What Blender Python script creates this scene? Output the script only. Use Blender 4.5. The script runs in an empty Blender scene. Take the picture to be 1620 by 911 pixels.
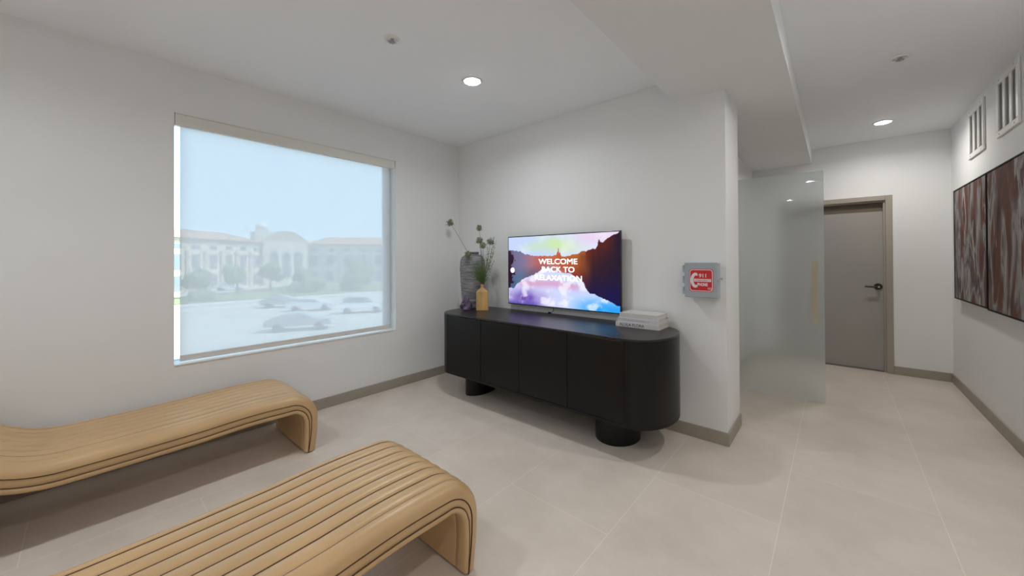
import bpy, bmesh, math, random
from mathutils import Vector, Matrix, noise

# ------------------------------------------------------------------ camera, world, sun, exposure
scene = bpy.context.scene
COL = scene.collection
CAM_LOC = Vector((3.40561, -2.91824, 1.30))
F_ = Vector((-0.6585438, 0.75251519, 0.00639996))
R_ = Vector((0.75250091, 0.65857298, -0.00489988))
U_ = Vector((0.00790207, -0.00158919, 0.99996752))
cam_data = bpy.data.cameras.new('camera')
cam = bpy.data.objects.new('camera', cam_data)
COL.objects.link(cam)
cam_data.sensor_width = 36.0
cam_data.lens = 584.5183 / 1620 * 36.0
cam_data.shift_y = -48.1 / 1620
cam_data.clip_start = 0.05
cam_data.clip_end = 600
cam.matrix_world = Matrix(((R_.x, U_.x, -F_.x, CAM_LOC.x), (R_.y, U_.y, -F_.y, CAM_LOC.y),
                           (R_.z, U_.z, -F_.z, CAM_LOC.z), (0, 0, 0, 1)))
scene.camera = cam

LAMP_POWER = 80.0       # emission of the ceiling light diffusers
LAMP_WATTS = 7.7       # downward beam of each ceiling light
SKY_STRENGTH = 4.0
SUN_STRENGTH = 10.0
vs = scene.view_settings
vs.view_transform = 'Standard'; vs.look = 'None'; vs.gamma = 1.0; vs.use_curve_mapping = False
vs.exposure = 0.05
scene.cycles.max_bounces = 12
scene.cycles.diffuse_bounces = 6
scene.cycles.transparent_max_bounces = 16
scene.cycles.sample_clamp_indirect = 4.0

world = bpy.data.worlds.new('sky'); scene.world = world; world.use_nodes = True
nt = world.node_tree; nt.nodes.clear()
w_out = nt.nodes.new('ShaderNodeOutputWorld'); w_bg = nt.nodes.new('ShaderNodeBackground')
w_tc = nt.nodes.new('ShaderNodeTexCoord'); w_sep = nt.nodes.new('ShaderNodeSeparateXYZ')
w_ramp = nt.nodes.new('ShaderNodeValToRGB')
nt.links.new(w_tc.outputs['Generated'], w_sep.inputs[0]); nt.links.new(w_sep.outputs['Z'], w_ramp.inputs[0])
nt.links.new(w_ramp.outputs[0], w_bg.inputs[0]); nt.links.new(w_bg.outputs[0], w_out.inputs[0])
w_ramp.color_ramp.elements[0].position = 0.0; w_ramp.color_ramp.elements[0].color = (0.55, 0.79, 1.0, 1)
w_ramp.color_ramp.elements[1].position = 0.6; w_ramp.color_ramp.elements[1].color = (0.43, 0.70, 1.0, 1)
w_bg.inputs[1].default_value = SKY_STRENGTH

sun_d = bpy.data.lights.new('sun', 'SUN'); sun = bpy.data.objects.new('sun', sun_d); COL.objects.link(sun)
sun_d.energy = SUN_STRENGTH; sun_d.angle = math.radians(0.6); sun_d.color = (1.0, 0.96, 0.9)
sun.rotation_euler = Vector((-0.42, -0.62, -0.95)).to_track_quat('-Z', 'Y').to_euler()

# ------------------------------------------------------------------ materials
def newmat(name):
    m = bpy.data.materials.new(name); m.use_nodes = True
    n = m.node_tree.nodes
    return m, n, m.node_tree.links, n['Principled BSDF'], n['Material Output']

def mat(name, col, rough=0.6, metal=0.0, var=0.0, scale=8.0, bump=0.0, bscale=60.0, coat=0.0, stretch=(1, 1, 1), spec=0.5):
    m, n, l, b, o = newmat(name)
    b.inputs['Base Color'].default_value = (*col, 1); b.inputs['Roughness'].default_value = rough
    b.inputs['Metallic'].default_value = metal; b.inputs['Specular IOR Level'].default_value = spec
    b.inputs['Coat Weight'].default_value = coat; b.inputs['Coat Roughness'].default_value = 0.04 if coat >= 0.5 else 0.34
    tc = n.new('ShaderNodeTexCoord'); mp = n.new('ShaderNodeMapping'); mp.inputs['Scale'].default_value = stretch
    l.new(tc.outputs['Object'], mp.inputs[0])
    if var:
        t = n.new('ShaderNodeTexNoise'); t.inputs['Scale'].default_value = scale; t.inputs['Detail'].default_value = 5
        l.new(mp.outputs[0], t.inputs['Vector'])
        r = n.new('ShaderNodeValToRGB')
        r.color_ramp.elements[0].position = 0.3; r.color_ramp.elements[1].position = 0.7
        r.color_ramp.elements[0].color = (*[c * (1 - var) for c in col], 1)
        r.color_ramp.elements[1].color = (*[min(1, c * (1 + var)) for c in col], 1)
        l.new(t.outputs['Fac'], r.inputs[0]); l.new(r.outputs[0], b.inputs['Base Color'])
    if bump:
        t2 = n.new('ShaderNodeTexNoise'); t2.inputs['Scale'].default_value = bscale; t2.inputs['Detail'].default_value = 3
        l.new(mp.outputs[0], t2.inputs['Vector'])
        bp = n.new('ShaderNodeBump'); bp.inputs['Strength'].default_value = bump; bp.inputs['Distance'].default_value = 0.01
        l.new(t2.outputs['Fac'], bp.inputs['Height']); l.new(bp.outputs[0], b.inputs['Normal'])
    return m

def emis(name, col, strength):
    m, n, l, b, o = newmat(name)
    b.inputs['Base Color'].default_value = (*col, 1)
    b.inputs['Emission Color'].default_value = (*col, 1); b.inputs['Emission Strength'].default_value = strength
    return m

M = {}
M['wall'] = mat('wall_paint', (0.79, 0.795, 0.795), 0.75, var=0.01, scale=2, bump=0.05, bscale=150)
M['ceiling'] = mat('ceiling_paint', (0.89, 0.91, 0.935), 0.85, var=0.01, scale=2)
M['base'] = mat('taupe_baseboard', (0.34, 0.305, 0.25), 0.5, var=0.04, scale=20)
M['doorframe'] = mat('taupe_door_frame', (0.35, 0.31, 0.26), 0.5)
M['doorslab'] = mat('grey_door_paint', (0.34, 0.32, 0.30), 0.5, var=0.02, scale=4)
M['doorhead'] = mat('dark_door_header', (0.13, 0.10, 0.07), 0.5)
M['black'] = mat('black_metal', (0.012, 0.010, 0.010), 0.3)
M['darkplastic'] = mat('dark_plastic', (0.015, 0.015, 0.02), 0.25)
M['white'] = mat('white_enamel', (0.82, 0.82, 0.80), 0.4)
M['whitevinyl'] = mat('white_vinyl_frame', (0.75, 0.77, 0.76), 0.4)
M['shadebox'] = mat('beige_fascia', (0.74, 0.73, 0.67), 0.6)
M['hem'] = mat('taupe_hem_bar', (0.66, 0.61, 0.57), 0.6)
M['steel'] = mat('brushed_steel', (0.55, 0.55, 0.55), 0.3, metal=1.0)
M['greymetal'] = mat('grey_painted_metal', (0.42, 0.46, 0.50), 0.45)
M['greylid'] = mat('grey_metal_lid', (0.36, 0.40, 0.44), 0.42)
M['red'] = mat('red_sticker', (0.60, 0.015, 0.02), 0.35)
M['stickerwhite'] = mat('white_sticker_ink', (0.80, 0.72, 0.76), 0.4)
M['louvre'] = mat('louvre_dark', (0.36, 0.35, 0.36), 0.7)
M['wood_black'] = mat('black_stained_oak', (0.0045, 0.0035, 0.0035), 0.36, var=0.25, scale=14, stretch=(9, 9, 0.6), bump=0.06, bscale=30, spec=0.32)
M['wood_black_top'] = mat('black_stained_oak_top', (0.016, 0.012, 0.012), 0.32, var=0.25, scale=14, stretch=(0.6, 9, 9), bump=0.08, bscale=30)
M['leather'] = mat('tan_leather', (0.56, 0.365, 0.18), 0.38, var=0.07, scale=3.5, bump=0.10, bscale=220, coat=0.35)
M['thread'] = mat('dark_tan_piping', (0.085, 0.042, 0.016), 0.55)
M['seam'] = mat('brown_channel_thread', (0.13, 0.068, 0.028), 0.6)
M['underside'] = mat('brown_leather_lining', (0.27, 0.14, 0.05), 0.5, var=0.05, scale=5)
M['vase'] = mat('grey_ribbed_ceramic', (0.23, 0.23, 0.24), 0.8, var=0.55, scale=7, stretch=(1.2, 1.2, 9), bump=0.9, bscale=16)
M['bottlewood'] = mat('light_ash_wood', (0.50, 0.31, 0.12), 0.55, var=0.30, scale=5, stretch=(4, 4, 0.7))
M['leaf'] = mat('green_foliage', (0.12, 0.18, 0.055), 0.7, var=0.3, scale=25)
M['stem'] = mat('grey_green_stem', (0.11, 0.12, 0.085), 0.7)
M['bud'] = mat('dried_flower_green', (0.20, 0.22, 0.14), 0.8, var=0.4, scale=60)
M['cover'] = mat('white_book_cover', (0.64, 0.61, 0.60), 0.5)
M['cover2'] = mat('pale_lilac_book_cover', (0.62, 0.60, 0.63), 0.5)
M['cover3'] = mat('pale_grey_book_cover', (0.60, 0.58, 0.57), 0.5)
M['pages'] = mat('book_pages', (0.66, 0.62, 0.56), 0.8, var=0.08, scale=10, stretch=(1, 1, 80))
M['ink'] = mat('grey_ink', (0.12, 0.12, 0.13), 0.5)
M['inkpale'] = mat('pale_grey_ink', (0.34, 0.34, 0.38), 0.5)
M['canvasframe'] = mat('dark_floater_frame', (0.006, 0.003, 0.004), 0.6, spec=0.2)
M['handlewood'] = mat('light_oak_handle', (0.85, 0.50, 0.13), 0.5, var=0.15, scale=6, stretch=(4, 4, 0.8))
M['lamp'] = emis('lamp_diffuser', (0.96, 0.975, 1.0), LAMP_POWER)
M['lampring'] = mat('lamp_trim_ring', (0.85, 0.85, 0.85), 0.5)
# outside
M['asphalt'] = mat('asphalt', (0.50, 0.47, 0.41), 0.9, var=0.08, scale=0.3)
M['concrete'] = mat('concrete_kerb', (0.60, 0.58, 0.54), 0.9)
M['lawn'] = mat('dry_lawn', (0.21, 0.25, 0.10), 0.95, var=0.25, scale=0.25)
M['stucco'] = mat('cream_stucco', (0.64, 0.58, 0.48), 0.9, var=0.03, scale=0.3)
M['stone'] = mat('tan_stone_trim', (0.50, 0.43, 0.34), 0.9)
M['rooftile'] = mat('clay_roof', (0.46, 0.29, 0.20), 0.85, var=0.12, scale=2)
M['darkglass'] = mat('dark_window_glass', (0.22, 0.24, 0.25), 0.3)
M['treeleaf'] = mat('tree_leaves', (0.12, 0.18, 0.07), 0.9, var=0.35, scale=1.2)
M['bark'] = mat('tree_bark', (0.16, 0.12, 0.09), 0.9)
M['carwhite'] = mat('white_car_paint', (0.80, 0.81, 0.82), 0.25, coat=0.5)
M['cardark'] = mat('dark_car_paint', (0.05, 0.055, 0.06), 0.25, coat=0.5)
M['cargrey'] = mat('grey_car_paint', (0.33, 0.34, 0.34), 0.25, coat=0.5)
M['tyre'] = mat('tyre_rubber', (0.02, 0.02, 0.02), 0.8)
M['linepaint'] = mat('road_paint', (0.75, 0.75, 0.72), 0.8)

def floor_material():
    m, n, l, b, o = newmat('beige_floor_tiles')
    tc = n.new('ShaderNodeTexCoord'); sep = n.new('ShaderNodeSeparateXYZ'); cmb = n.new('ShaderNodeCombineXYZ')
    l.new(tc.outputs['Object'], sep.inputs[0])
    ax = n.new('ShaderNodeMath'); ax.operation = 'ADD'; ax.inputs[1].default_value = 1.305 + 12.1
    ay = n.new('ShaderNodeMath'); ay.operation = 'ADD'; ay.inputs[1].default_value = -0.165 + 12.1
    l.new(sep.outputs['Y'], ax.inputs[0]); l.new(sep.outputs['X'], ay.inputs[0])
    l.new(ax.outputs[0], cmb.inputs[0]); l.new(ay.outputs[0], cmb.inputs[1])
    br = n.new('ShaderNodeTexBrick')
    br.offset = 0.5; br.offset_frequency = 2; br.squash = 1.0
    br.inputs['Scale'].default_value = 1.0; br.inputs['Brick Width'].default_value = 1.21; br.inputs['Row Height'].default_value = 0.605
    br.inputs['Mortar Size'].default_value = 0.0025; br.inputs['Mortar Smooth'].default_value = 0.3
    br.inputs['Color1'].default_value = (0.735, 0.655, 0.58, 1); br.inputs['Color2'].default_value = (0.71, 0.632, 0.56, 1)
    br.inputs['Mortar'].default_value = (0.82, 0.745, 0.67, 1)
    l.new(cmb.outputs[0], br.inputs['Vector'])
    nz = n.new('ShaderNodeTexNoise'); nz.inputs['Scale'].default_value = 2.2; nz.inputs['Detail'].default_value = 8; nz.inputs['Roughness'].default_value = 0.65
    l.new(tc.outputs['Object'], nz.inputs['Vector'])
    rp = n.new('ShaderNodeValToRGB'); rp.color_ramp.elements[0].position = 0.3; rp.color_ramp.elements[1].position = 0.72
    rp.color_ramp.elements[0].color = (0.83, 0.82, 0.81, 1); rp.color_ramp.elements[1].color = (1, 1, 1, 1)
    l.new(nz.outputs['Fac'], rp.inputs[0])
    mx = n.new('ShaderNodeMix'); mx.data_type = 'RGBA'; mx.blend_type = 'MULTIPLY'; mx.inputs[0].default_value = 1.0
    l.new(br.outputs['Color'], mx.inputs[6]); l.new(rp.outputs[0], mx.inputs[7])
    l.new(mx.outputs[2], b.inputs['Base Color'])
    b.inputs['Roughness'].default_value = 0.42; b.inputs['Specular IOR Level'].default_value = 0.35
    return m
M['floor'] = floor_material()

def pane_material():
    m, n, l, b, o = newmat('window_glass'); n.remove(b)
    t = n.new('ShaderNodeBsdfTransparent'); t.inputs[0].default_value = (0.93, 0.96, 0.95, 1)
    g = n.new('ShaderNodeBsdfGlossy'); g.inputs['Roughness'].default_value = 0.02
    f = n.new('ShaderNodeFresnel'); f.inputs[0].default_value = 1.45
    x = n.new('ShaderNodeMixShader'); l.new(f.outputs[0], x.inputs[0]); l.new(t.outputs[0], x.inputs[1]); l.new(g.outputs[0], x.inputs[2])
    l.new(x.outputs[0], o.inputs[0]); return m
M['pane'] = pane_material()

def shade_material():
    m, n, l, b, o = newmat('solar_shade_fabric'); n.remove(b)
    t = n.new('ShaderNodeBsdfTransparent'); t.inputs[0].default_value = (1, 1, 1, 1)
    tr = n.new('ShaderNodeBsdfTranslucent'); tr.inputs[0].default_value = (0.58, 0.495, 0.48, 1)
    df = n.new('ShaderNodeBsdfDiffuse'); df.inputs[0].default_value = (0.6, 0.6, 0.58, 1)
    a = n.new('ShaderNodeMixShader'); a.inputs[0].default_value = 0.10
    l.new(tr.outputs[0], a.inputs[1]); l.new(df.outputs[0], a.inputs[2])
    x = n.new('ShaderNodeMixShader'); x.inputs[0].default_value = 0.89
    l.new(t.outputs[0], x.inputs[1]); l.new(a.outputs[0], x.inputs[2])
    l.new(x.outputs[0], o.inputs[0]); return m
M['shade'] = shade_material()

def frost_material():
    m, n, l, b, o = newmat('frosted_glass')
    b.inputs['Base Color'].default_value = (0.84, 0.89, 0.89, 1); b.inputs['Roughness'].default_value = 0.36
    b.inputs['Transmission Weight'].default_value = 0.82; b.inputs['IOR'].default_value = 1.25
    b.inputs['Coat Weight'].default_value = 0.6; b.inputs['Coat Roughness'].default_value = 0.02
    return m
M['frost'] = frost_material()

def crystal_material():
    m, n, l, b, o = newmat('amethyst_glass')
    tc = n.new('ShaderNodeTexCoord'); t = n.new('ShaderNodeTexNoise'); t.inputs['Scale'].default_value = 18
    l.new(tc.outputs['Object'], t.inputs['Vector'])
    r = n.new('ShaderNodeValToRGB'); r.color_ramp.elements[0].position = 0.35; r.color_ramp.elements[1].position = 0.7
    r.color_ramp.elements[0].color = (0.03, 0.015, 0.06, 1); r.color_ramp.elements[1].color = (0.30, 0.22, 0.36, 1)
    l.new(t.outputs['Fac'], r.inputs[0]); l.new(r.outputs[0], b.inputs['Base Color'])
    b.inputs['Roughness'].default_value = 0.12; b.inputs['Transmission Weight'].default_value = 0.35
    return m
M['crystal'] = crystal_material()

def painting_material(name, seed):
    m, n, l, b, o = newmat(name)
    tc = n.new('ShaderNodeTexCoord')
    def strokes(scale, stretch, off, dist):
        mp = n.new('ShaderNodeMapping'); mp.inputs['Scale'].default_value = stretch; mp.inputs['Location'].default_value = off
        mp.inputs['Rotation'].default_value = (math.radians(14), 0, 0)
        l.new(tc.outputs['Object'], mp.inputs[0])
        t = n.new('ShaderNodeTexNoise'); t.inputs['Scale'].default_value = scale; t.inputs['Detail'].default_value = 4
        t.inputs['Distortion'].default_value = dist
        l.new(mp.outputs[0], t.inputs['Vector']); return t
    t1 = strokes(2.2, (1, 2.3, 0.75), (seed, seed * 2, 0), 0.7)
    r1 = n.new('ShaderNodeValToRGB'); cr = r1.color_ramp
    cols = [(0.30, (0.030, 0.016, 0.020)), (0.40, (0.085, 0.050, 0.050)), (0.46, (0.15, 0.055, 0.030)),
            (0.50, (0.13, 0.105, 0.11)), (0.56, (0.30, 0.28, 0.27)), (0.62, (0.075, 0.050, 0.055)), (0.70, (0.17, 0.11, 0.085))]
    cr.elements[0].position, cr.elements[0].color = cols[0][0], (*cols[0][1], 1)
    cr.elements[1].position, cr.elements[1].color = cols[-1][0], (*cols[-1][1], 1)
    for p, c in cols[1:-1]:
        e = cr.elements.new(p); e.color = (*c, 1)
    l.new(t1.outputs['Fac'], r1.inputs[0])
    t2 = strokes(2.6, (1, 2.8, 0.65), (seed + 4, 1, seed), 0.9)
    r2 = n.new('ShaderNodeValToRGB'); r2.color_ramp.elements[0].position = 0.585; r2.color_ramp.elements[1].position = 0.615
    r2.color_ramp.elements[0].color = (0, 0, 0, 1); r2.color_ramp.elements[1].color = (0.85, 0.85, 0.85, 1)
    l.new(t2.outputs['Fac'], r2.inputs[0])
    mx = n.new('ShaderNodeMix'); mx.data_type = 'RGBA'
    l.new(r2.outputs[0], mx.inputs[0]); l.new(r1.outputs[0], mx.inputs[6]); mx.inputs[7].default_value = (0.40, 0.385, 0.37, 1)
    l.new(mx.outputs[2], b.inputs['Base Color']); b.inputs['Roughness'].default_value = 0.75; b.inputs['Specular IOR Level'].default_value = 0.2
    return m

# ------------------------------------------------------------------ helpers
def link(name, bm, m=None, parent=None, smooth=False, bevel=0.0, seg=2, auto=None):
    me = bpy.data.meshes.new(name)
    bmesh.ops.recalc_face_normals(bm, faces=bm.faces)
    if smooth:
        for f in bm.faces: f.smooth = True
        if auto is not None:
            for e in bm.edges:
                if len(e.link_faces) == 2 and e.calc_face_angle(0) > math.radians(auto): e.smooth = False
    bm.to_mesh(me); bm.free()
    o = bpy.data.objects.new(name, me); COL.objects.link(o)
    if m is not None:
        for x in (m if isinstance(m, (list, tuple)) else [m]): me.materials.append(x)
    if parent is not None: o.parent = parent
    if bevel:
        b = o.modifiers.new('bevel', 'BEVEL'); b.width = bevel; b.segments = seg; b.limit_method = 'ANGLE'
    return o

def empty(name, loc, label=None, cat=None, group=None, rz=0.0):
    o = bpy.data.objects.new(name, None); COL.objects.link(o); o.location = loc; o.rotation_euler = (0, 0, rz)
    o.empty_display_size = 0.1
    return tag(o, label, cat, group)

def tag(o, label=None, cat=None, group=None, kind=None):
    if label: o['label'] = label
    if cat: o['category'] = cat
    if group: o['group'] = group
    if kind: o['kind'] = kind
    return o

def struct(o):
    o['kind'] = 'structure'; return o

def box(bm, x0, x1, y0, y1, z0, z1):
    v = [bm.verts.new(p) for p in ((x0, y0, z0), (x1, y0, z0), (x1, y1, z0), (x0, y1, z0), (x0, y0, z1), (x1, y0, z1), (x1, y1, z1), (x0, y1, z1))]
    for f in ((3, 2, 1, 0), (4, 5, 6, 7), (0, 1, 5, 4), (1, 2, 6, 5), (2, 3, 7, 6), (3, 0, 4, 7)):
        bm.faces.new([v[i] for i in f])
    return v

def BX(*a):
    bm = bmesh.new(); box(bm, *a); return bm

def prism(pts, z0, z1, bm=None):
    bm = bm or bmesh.new()
    lo = [bm.verts.new((x, y, z0)) for x, y in pts]; hi = [bm.verts.new((x, y, z1)) for x, y in pts]
    n = len(pts)
    bm.faces.new(lo[::-1]); bm.faces.new(hi)
    for i in range(n): bm.faces.new((lo[i], lo[(i + 1) % n], hi[(i + 1) % n], hi[i]))
    return bm

def lathe(bm, prof, cx=0, cy=0, n=32, cap=True):
    rings = []
    for r, z in prof:
        rings.append([bm.verts.new((cx + r * math.cos(2 * math.pi * i / n), cy + r * math.sin(2 * math.pi * i / n), z)) for i in range(n)])
    for a, b in zip(rings, rings[1:]):
        for i in range(n): bm.faces.new((a[i], a[(i + 1) % n], b[(i + 1) % n], b[i]))
    if cap:
        bm.faces.new(rings[0][::-1]); bm.faces.new(rings[-1])
    return bm

def tube(bm, pts, r, n=8, cap=True):
    """pts: Vectors; r: float or list"""
    pts = [Vector(p) for p in pts]; rs = r if isinstance(r, (list, tuple)) else [r] * len(pts)
    rings = []; prev = None
    for i, p in enumerate(pts):
        t = (pts[min(i + 1, len(pts) - 1)] - pts[max(i - 1, 0)]).normalized()
        if prev is None:
            a = Vector((0, 0, 1)) if abs(t.z) < 0.9 else Vector((1, 0, 0))
            u = t.cross(a).normalized()
        else:
            u = (prev - t * prev.dot(t)).normalized()
        prev = u; w = t.cross(u)
        rings.append([bm.verts.new(p + (u * math.cos(2 * math.pi * k / n) + w * math.sin(2 * math.pi * k / n)) * rs[i]) for k in range(n)])
    for a, b in zip(rings, rings[1:]):
        for k in range(n): bm.faces.new((a[k], a[(k + 1) % n], b[(k + 1) % n], b[k]))
    if cap:
        bm.faces.new(rings[0][::-1]); bm.faces.new(rings[-1])
    return bm

def text_bm(s, w, h, bold=0.0, depth=0.0):
    """mesh lettering in the XZ plane, centred, w wide and h tall, facing -Y"""
    cu = bpy.data.curves.new('lettering', 'FONT'); cu.body = s; cu.offset = bold; cu.extrude = 0.0; cu.resolution_u = 4
    ob = bpy.data.objects.new('lettering', cu); COL.objects.link(ob)
    dg = bpy.context.evaluated_depsgraph_get(); dg.update()
    me = bpy.data.meshes.new_from_object(ob.evaluated_get(dg))
    bpy.data.objects.remove(ob); bpy.data.curves.remove(cu)
    bm = bmesh.new(); bm.from_mesh(me); bpy.data.meshes.remove(me)
    xs = [v.co.x for v in bm.verts]; ys = [v.co.y for v in bm.verts]
    sx = w / (max(xs) - min(xs)); sy = h / (max(ys) - min(ys)); cx = (max(xs) + min(xs)) / 2; cy = (max(ys) + min(ys)) / 2
    for v in bm.verts: v.co = Vector(((v.co.x - cx) * sx, 0, (v.co.y - cy) * sy))
    if depth:
        r = bmesh.ops.extrude_face_region(bm, geom=bm.faces[:])
        bmesh.ops.translate(bm, verts=[g for g in r['geom'] if isinstance(g, bmesh.types.BMVert)], vec=(0, -depth, 0))
    return bm

def bolder(bm, d):
    src = bm.copy(); me = bpy.data.meshes.new('lettering')
    for k, (dx, dz) in enumerate(((2 * d, 0), (0, 1.4 * d), (2 * d, 1.4 * d))):
        c = src.copy(); bmesh.ops.translate(c, verts=c.verts, vec=(dx, 0.00002 * (k + 1), dz)); c.to_mesh(me); c.free(); bm.from_mesh(me)
    bpy.data.meshes.remove(me); src.free()
    bmesh.ops.translate(bm, verts=bm.verts, vec=(-d, 0, -0.7 * d)); return bm

def move(bm, v, rot=None):
    if rot is not None: bmesh.ops.transform(bm, matrix=rot, verts=bm.verts)
    bmesh.ops.translate(bm, verts=bm.verts, vec=v); return bm

# ------------------------------------------------------------------ room shell
H = 2.657; ZB = 2.486; XR = 4.325; YF = 3.023; YB = -6.2; TW = 2.834; TT = 0.438; AX = 2.562
WY0, WY1, WZ0, WZ1 = -2.538, -0.845, 0.584, 2.326
struct(link('floor', BX(-0.25, XR + 0.2, YB - 0.2, YF + 0.2, -0.12, 0.0), M['floor']))
struct(link('ceiling', BX(-0.25, XR + 0.2, YB - 0.2, YF + 0.2, H, H + 0.15), M['ceiling']))
bm = bmesh.new()
box(bm, -0.2, 0, YB - 0.2, WY0, 0, H); box(bm, -0.2, 0, WY1, TT, 0, H); box(bm, -0.2, 0, WY0, WY1, 0, WZ0); box(bm, -0.2, 0, WY0, WY1, WZ1, H)
struct(link('wall_left', bm, M['wall']))
bm = bmesh.new(); box(bm, 0, TW, 0, TT, 0, H)
struct(link('wall_back', bm, M['wall']))
struct(link('wall_alcove', BX(AX - 0.2, AX, TT, YF, 0, H), M['wall']))
DX0, DX1, DZ = 2.86, 3.892, 2.012
bm = bmesh.new()
box(bm, AX - 0.2, DX0, YF, YF + 0.2, 0, H); box(bm, DX1, XR + 0.2, YF, YF + 0.2, 0, H); box(bm, DX0, DX1, YF, YF + 0.2, DZ, H)
struct(link('wall_far', bm, M['wall']))
struct(link('wall_right', BX(XR, XR + 0.2, YB - 0.2, YF, 0, H), M['wall']))
struct(link('wall_rear', BX(0, XR, YB - 0.2, YB, 0, H), M['wall']))
struct(link('trim_1', BX(2.501, 3.191, YB, YF, ZB, H), M['wall']))   # the dropped beam under the ceiling

BH, BT = 0.092, 0.012
def skirting(name, *boxes):
    bm = bmesh.new()
    for b in boxes: box(bm, *b)
    struct(link(name, bm, M['base'], bevel=0.002, seg=1))
skirting('baseboard_left', (0, BT, YB, 0, 0, BH))
skirting('baseboard_back', (BT, TW + BT, -BT, 0, 0, BH), (TW, TW + BT, 0, TT, 0, BH))
skirting('baseboard_alcove', (AX, AX + BT, TT, YF, 0, BH))
skirting('baseboard_far', (AX + BT, DX0 - 0.001, YF - BT, YF, 0, BH), (DX1 + 0.001, XR - BT, YF - BT, YF, 0, BH))
skirting('baseboard_right', (XR - BT, XR, YB, YF, 0, BH))
skirting('baseboard_rear', (BT, XR - BT, YB, YB + BT, 0, BH))

# ------------------------------------------------------------------ window with its pane and sill
win = struct(empty('window_1', (-0.14, (WY0 + WY1) / 2, WZ0)))
def local(bm, parent):
    bmesh.ops.translate(bm, verts=bm.verts, vec=-Vector(parent.location)); return bm
bm = bmesh.new(); fw = 0.045; fl = 0.012
box(bm, -0.198, -0.155, WY0, WY0 + fl, WZ0, WZ1); box(bm, -0.198, -0.155, WY1 - fw, WY1, WZ0, WZ1)
box(bm, -0.198, -0.155, WY0 + fl, WY1 - fw, WZ0, WZ0 + fl); box(bm, -0.198, -0.155, WY0 + fl, WY1 - fw, WZ1 - fw, WZ1)
link('window_frame', local(bm, win), M['whitevinyl'], win, bevel=0.004)
link('window_pane', local(BX(-0.178, -0.172, WY0 + fl, WY1 - fw, WZ0 + fl, WZ1 - fw), win), M['pane'], win)
link('window_sill', local(BX(-0.155, 0.006, WY0 + 0.001, WY1 - 0.001, WZ0 - 0.001, WZ0 + 0.010), win), M['white'], win, bevel=0.003)

# roller shade
SX = -0.058
rs = empty('roller_shade', (SX, (WY0 + WY1) / 2, WZ0 + 0.02), 'translucent white roller shade pulled down in the window recess', 'window shade')
bm = bmesh.new()
box(bm, -0.012, 0.008, WY0 + 0.004, WY1 - 0.012, 2.240, 2.318)
link('fascia', local(bm, rs), M['shadebox'], rs, bevel=0.003)
link('fascia_rail', local(BX(-0.10, 0.010, WY0 + 0.004, WY1 - 0.010, 2.3185, 2.3255), rs), M['shadebox'], rs)
bm = bmesh.new(); tube(bm, [(SX, WY0 + 0.03, 2.285), (SX, WY1 - 0.03, 2.285)], 0.022, 16)
link('roller_tube', local(bm, rs), M['shadebox'], rs, smooth=True, auto=40)
SY0, SY1 = WY0 + 0.036, WY1 - 0.030
bm = bmesh.new(); vs_ = []
for i in range(2):
    vs_.append([bm.verts.new((SX + 0.0015 * math.sin(j), SY0 if i == 0 else SY1, 0.63 + j * (2.26 - 0.63) / 10)) for j in range(11)])
for j in range(10): bm.faces.new((vs_[0][j], vs_[1][j], vs_[1][j + 1], vs_[0][j + 1]))
link('shade_fabric', local(bm, rs), M['shade'], rs)
link('hem_bar', local(BX(SX - 0.007, SX + 0.007, SY0, SY1, 0.600, 0.640), rs), M['hem'], rs, bevel=0.004)
bm = bmesh.new(); tube(bm, [(SX + 0.02, WY1 - 0.014, 2.25), (SX + 0.02, WY1 - 0.014, 0.80), (SX + 0.03, WY1 - 0.014, 0.785), (SX + 0.04, WY1 - 0.014, 0.80), (SX + 0.04, WY1 - 0.014, 2.25)], 0.0016, 6)
link('pull_chain', local(bm, rs), M['whitevinyl'], rs)

# ------------------------------------------------------------------ grey door in the far wall
d1 = struct(empty('door_1', ((DX0 + DX1) / 2, YF, 0)))
fx = 0.056
bm = bmesh.new()
box(bm, DX0, DX0 + fx, YF - 0.012, YF + 0.14, 0, DZ); box(bm, DX1 - fx, DX1, YF - 0.012, YF + 0.14, 0, DZ); box(bm, DX0 + fx, DX1 - fx, YF - 0.012, YF + 0.14, DZ - 0.054, DZ)
link('door_frame', local(bm, d1), M['doorframe'], d1, bevel=0.003)
bm = bmesh.new()
box(bm, DX1 - fx - 0.018, DX1 - fx, YF + 0.02, YF + 0.05, 0, DZ - 0.072); box(bm, DX0 + fx, DX0 + fx + 0.018, YF + 0.02, YF + 0.05, 0, DZ - 0.072); box(bm, DX0 + fx, DX1 - fx, YF + 0.02, YF + 0.05, DZ - 0.072, DZ - 0.054)
link('door_stop', local(bm, d1), M['doorframe'], d1)
link('door_gap_blocker', local(BX(DX0 + fx, DX1 - fx, YF + 0.03, YF + 0.198, 0.0005, 0.008), d1), M['doorhead'], d1)  # plate added to block light leaking through the gap under the door
link('header_panel', local(BX(DX0 + fx, DX1 - fx, YF + 0.07, YF + 0.10, 1.84, DZ - 0.054), d1), M['doorhead'], d1)
slab = link('door_slab', local(BX(DX0 + fx + 0.002, DX1 - fx - 0.002, YF + 0.050, YF + 0.094, 0.012, 1.838), d1), M['doorslab'], d1, bevel=0.002)
lx, lz = 3.775, 0.972
bm = bmesh.new(); lathe(bm, [(0.037, 0), (0.037, 0.008), (0.033, 0.012)], n=32)
bmesh.ops.transform(bm, matrix=Matrix.Rotation(math.radians(90), 4, 'X'), verts=bm.verts); move(bm, (lx, YF + 0.050, lz))
rose = link('lever_rose', local(bm, d1), M['black'], slab, smooth=True, auto=35)
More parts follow.
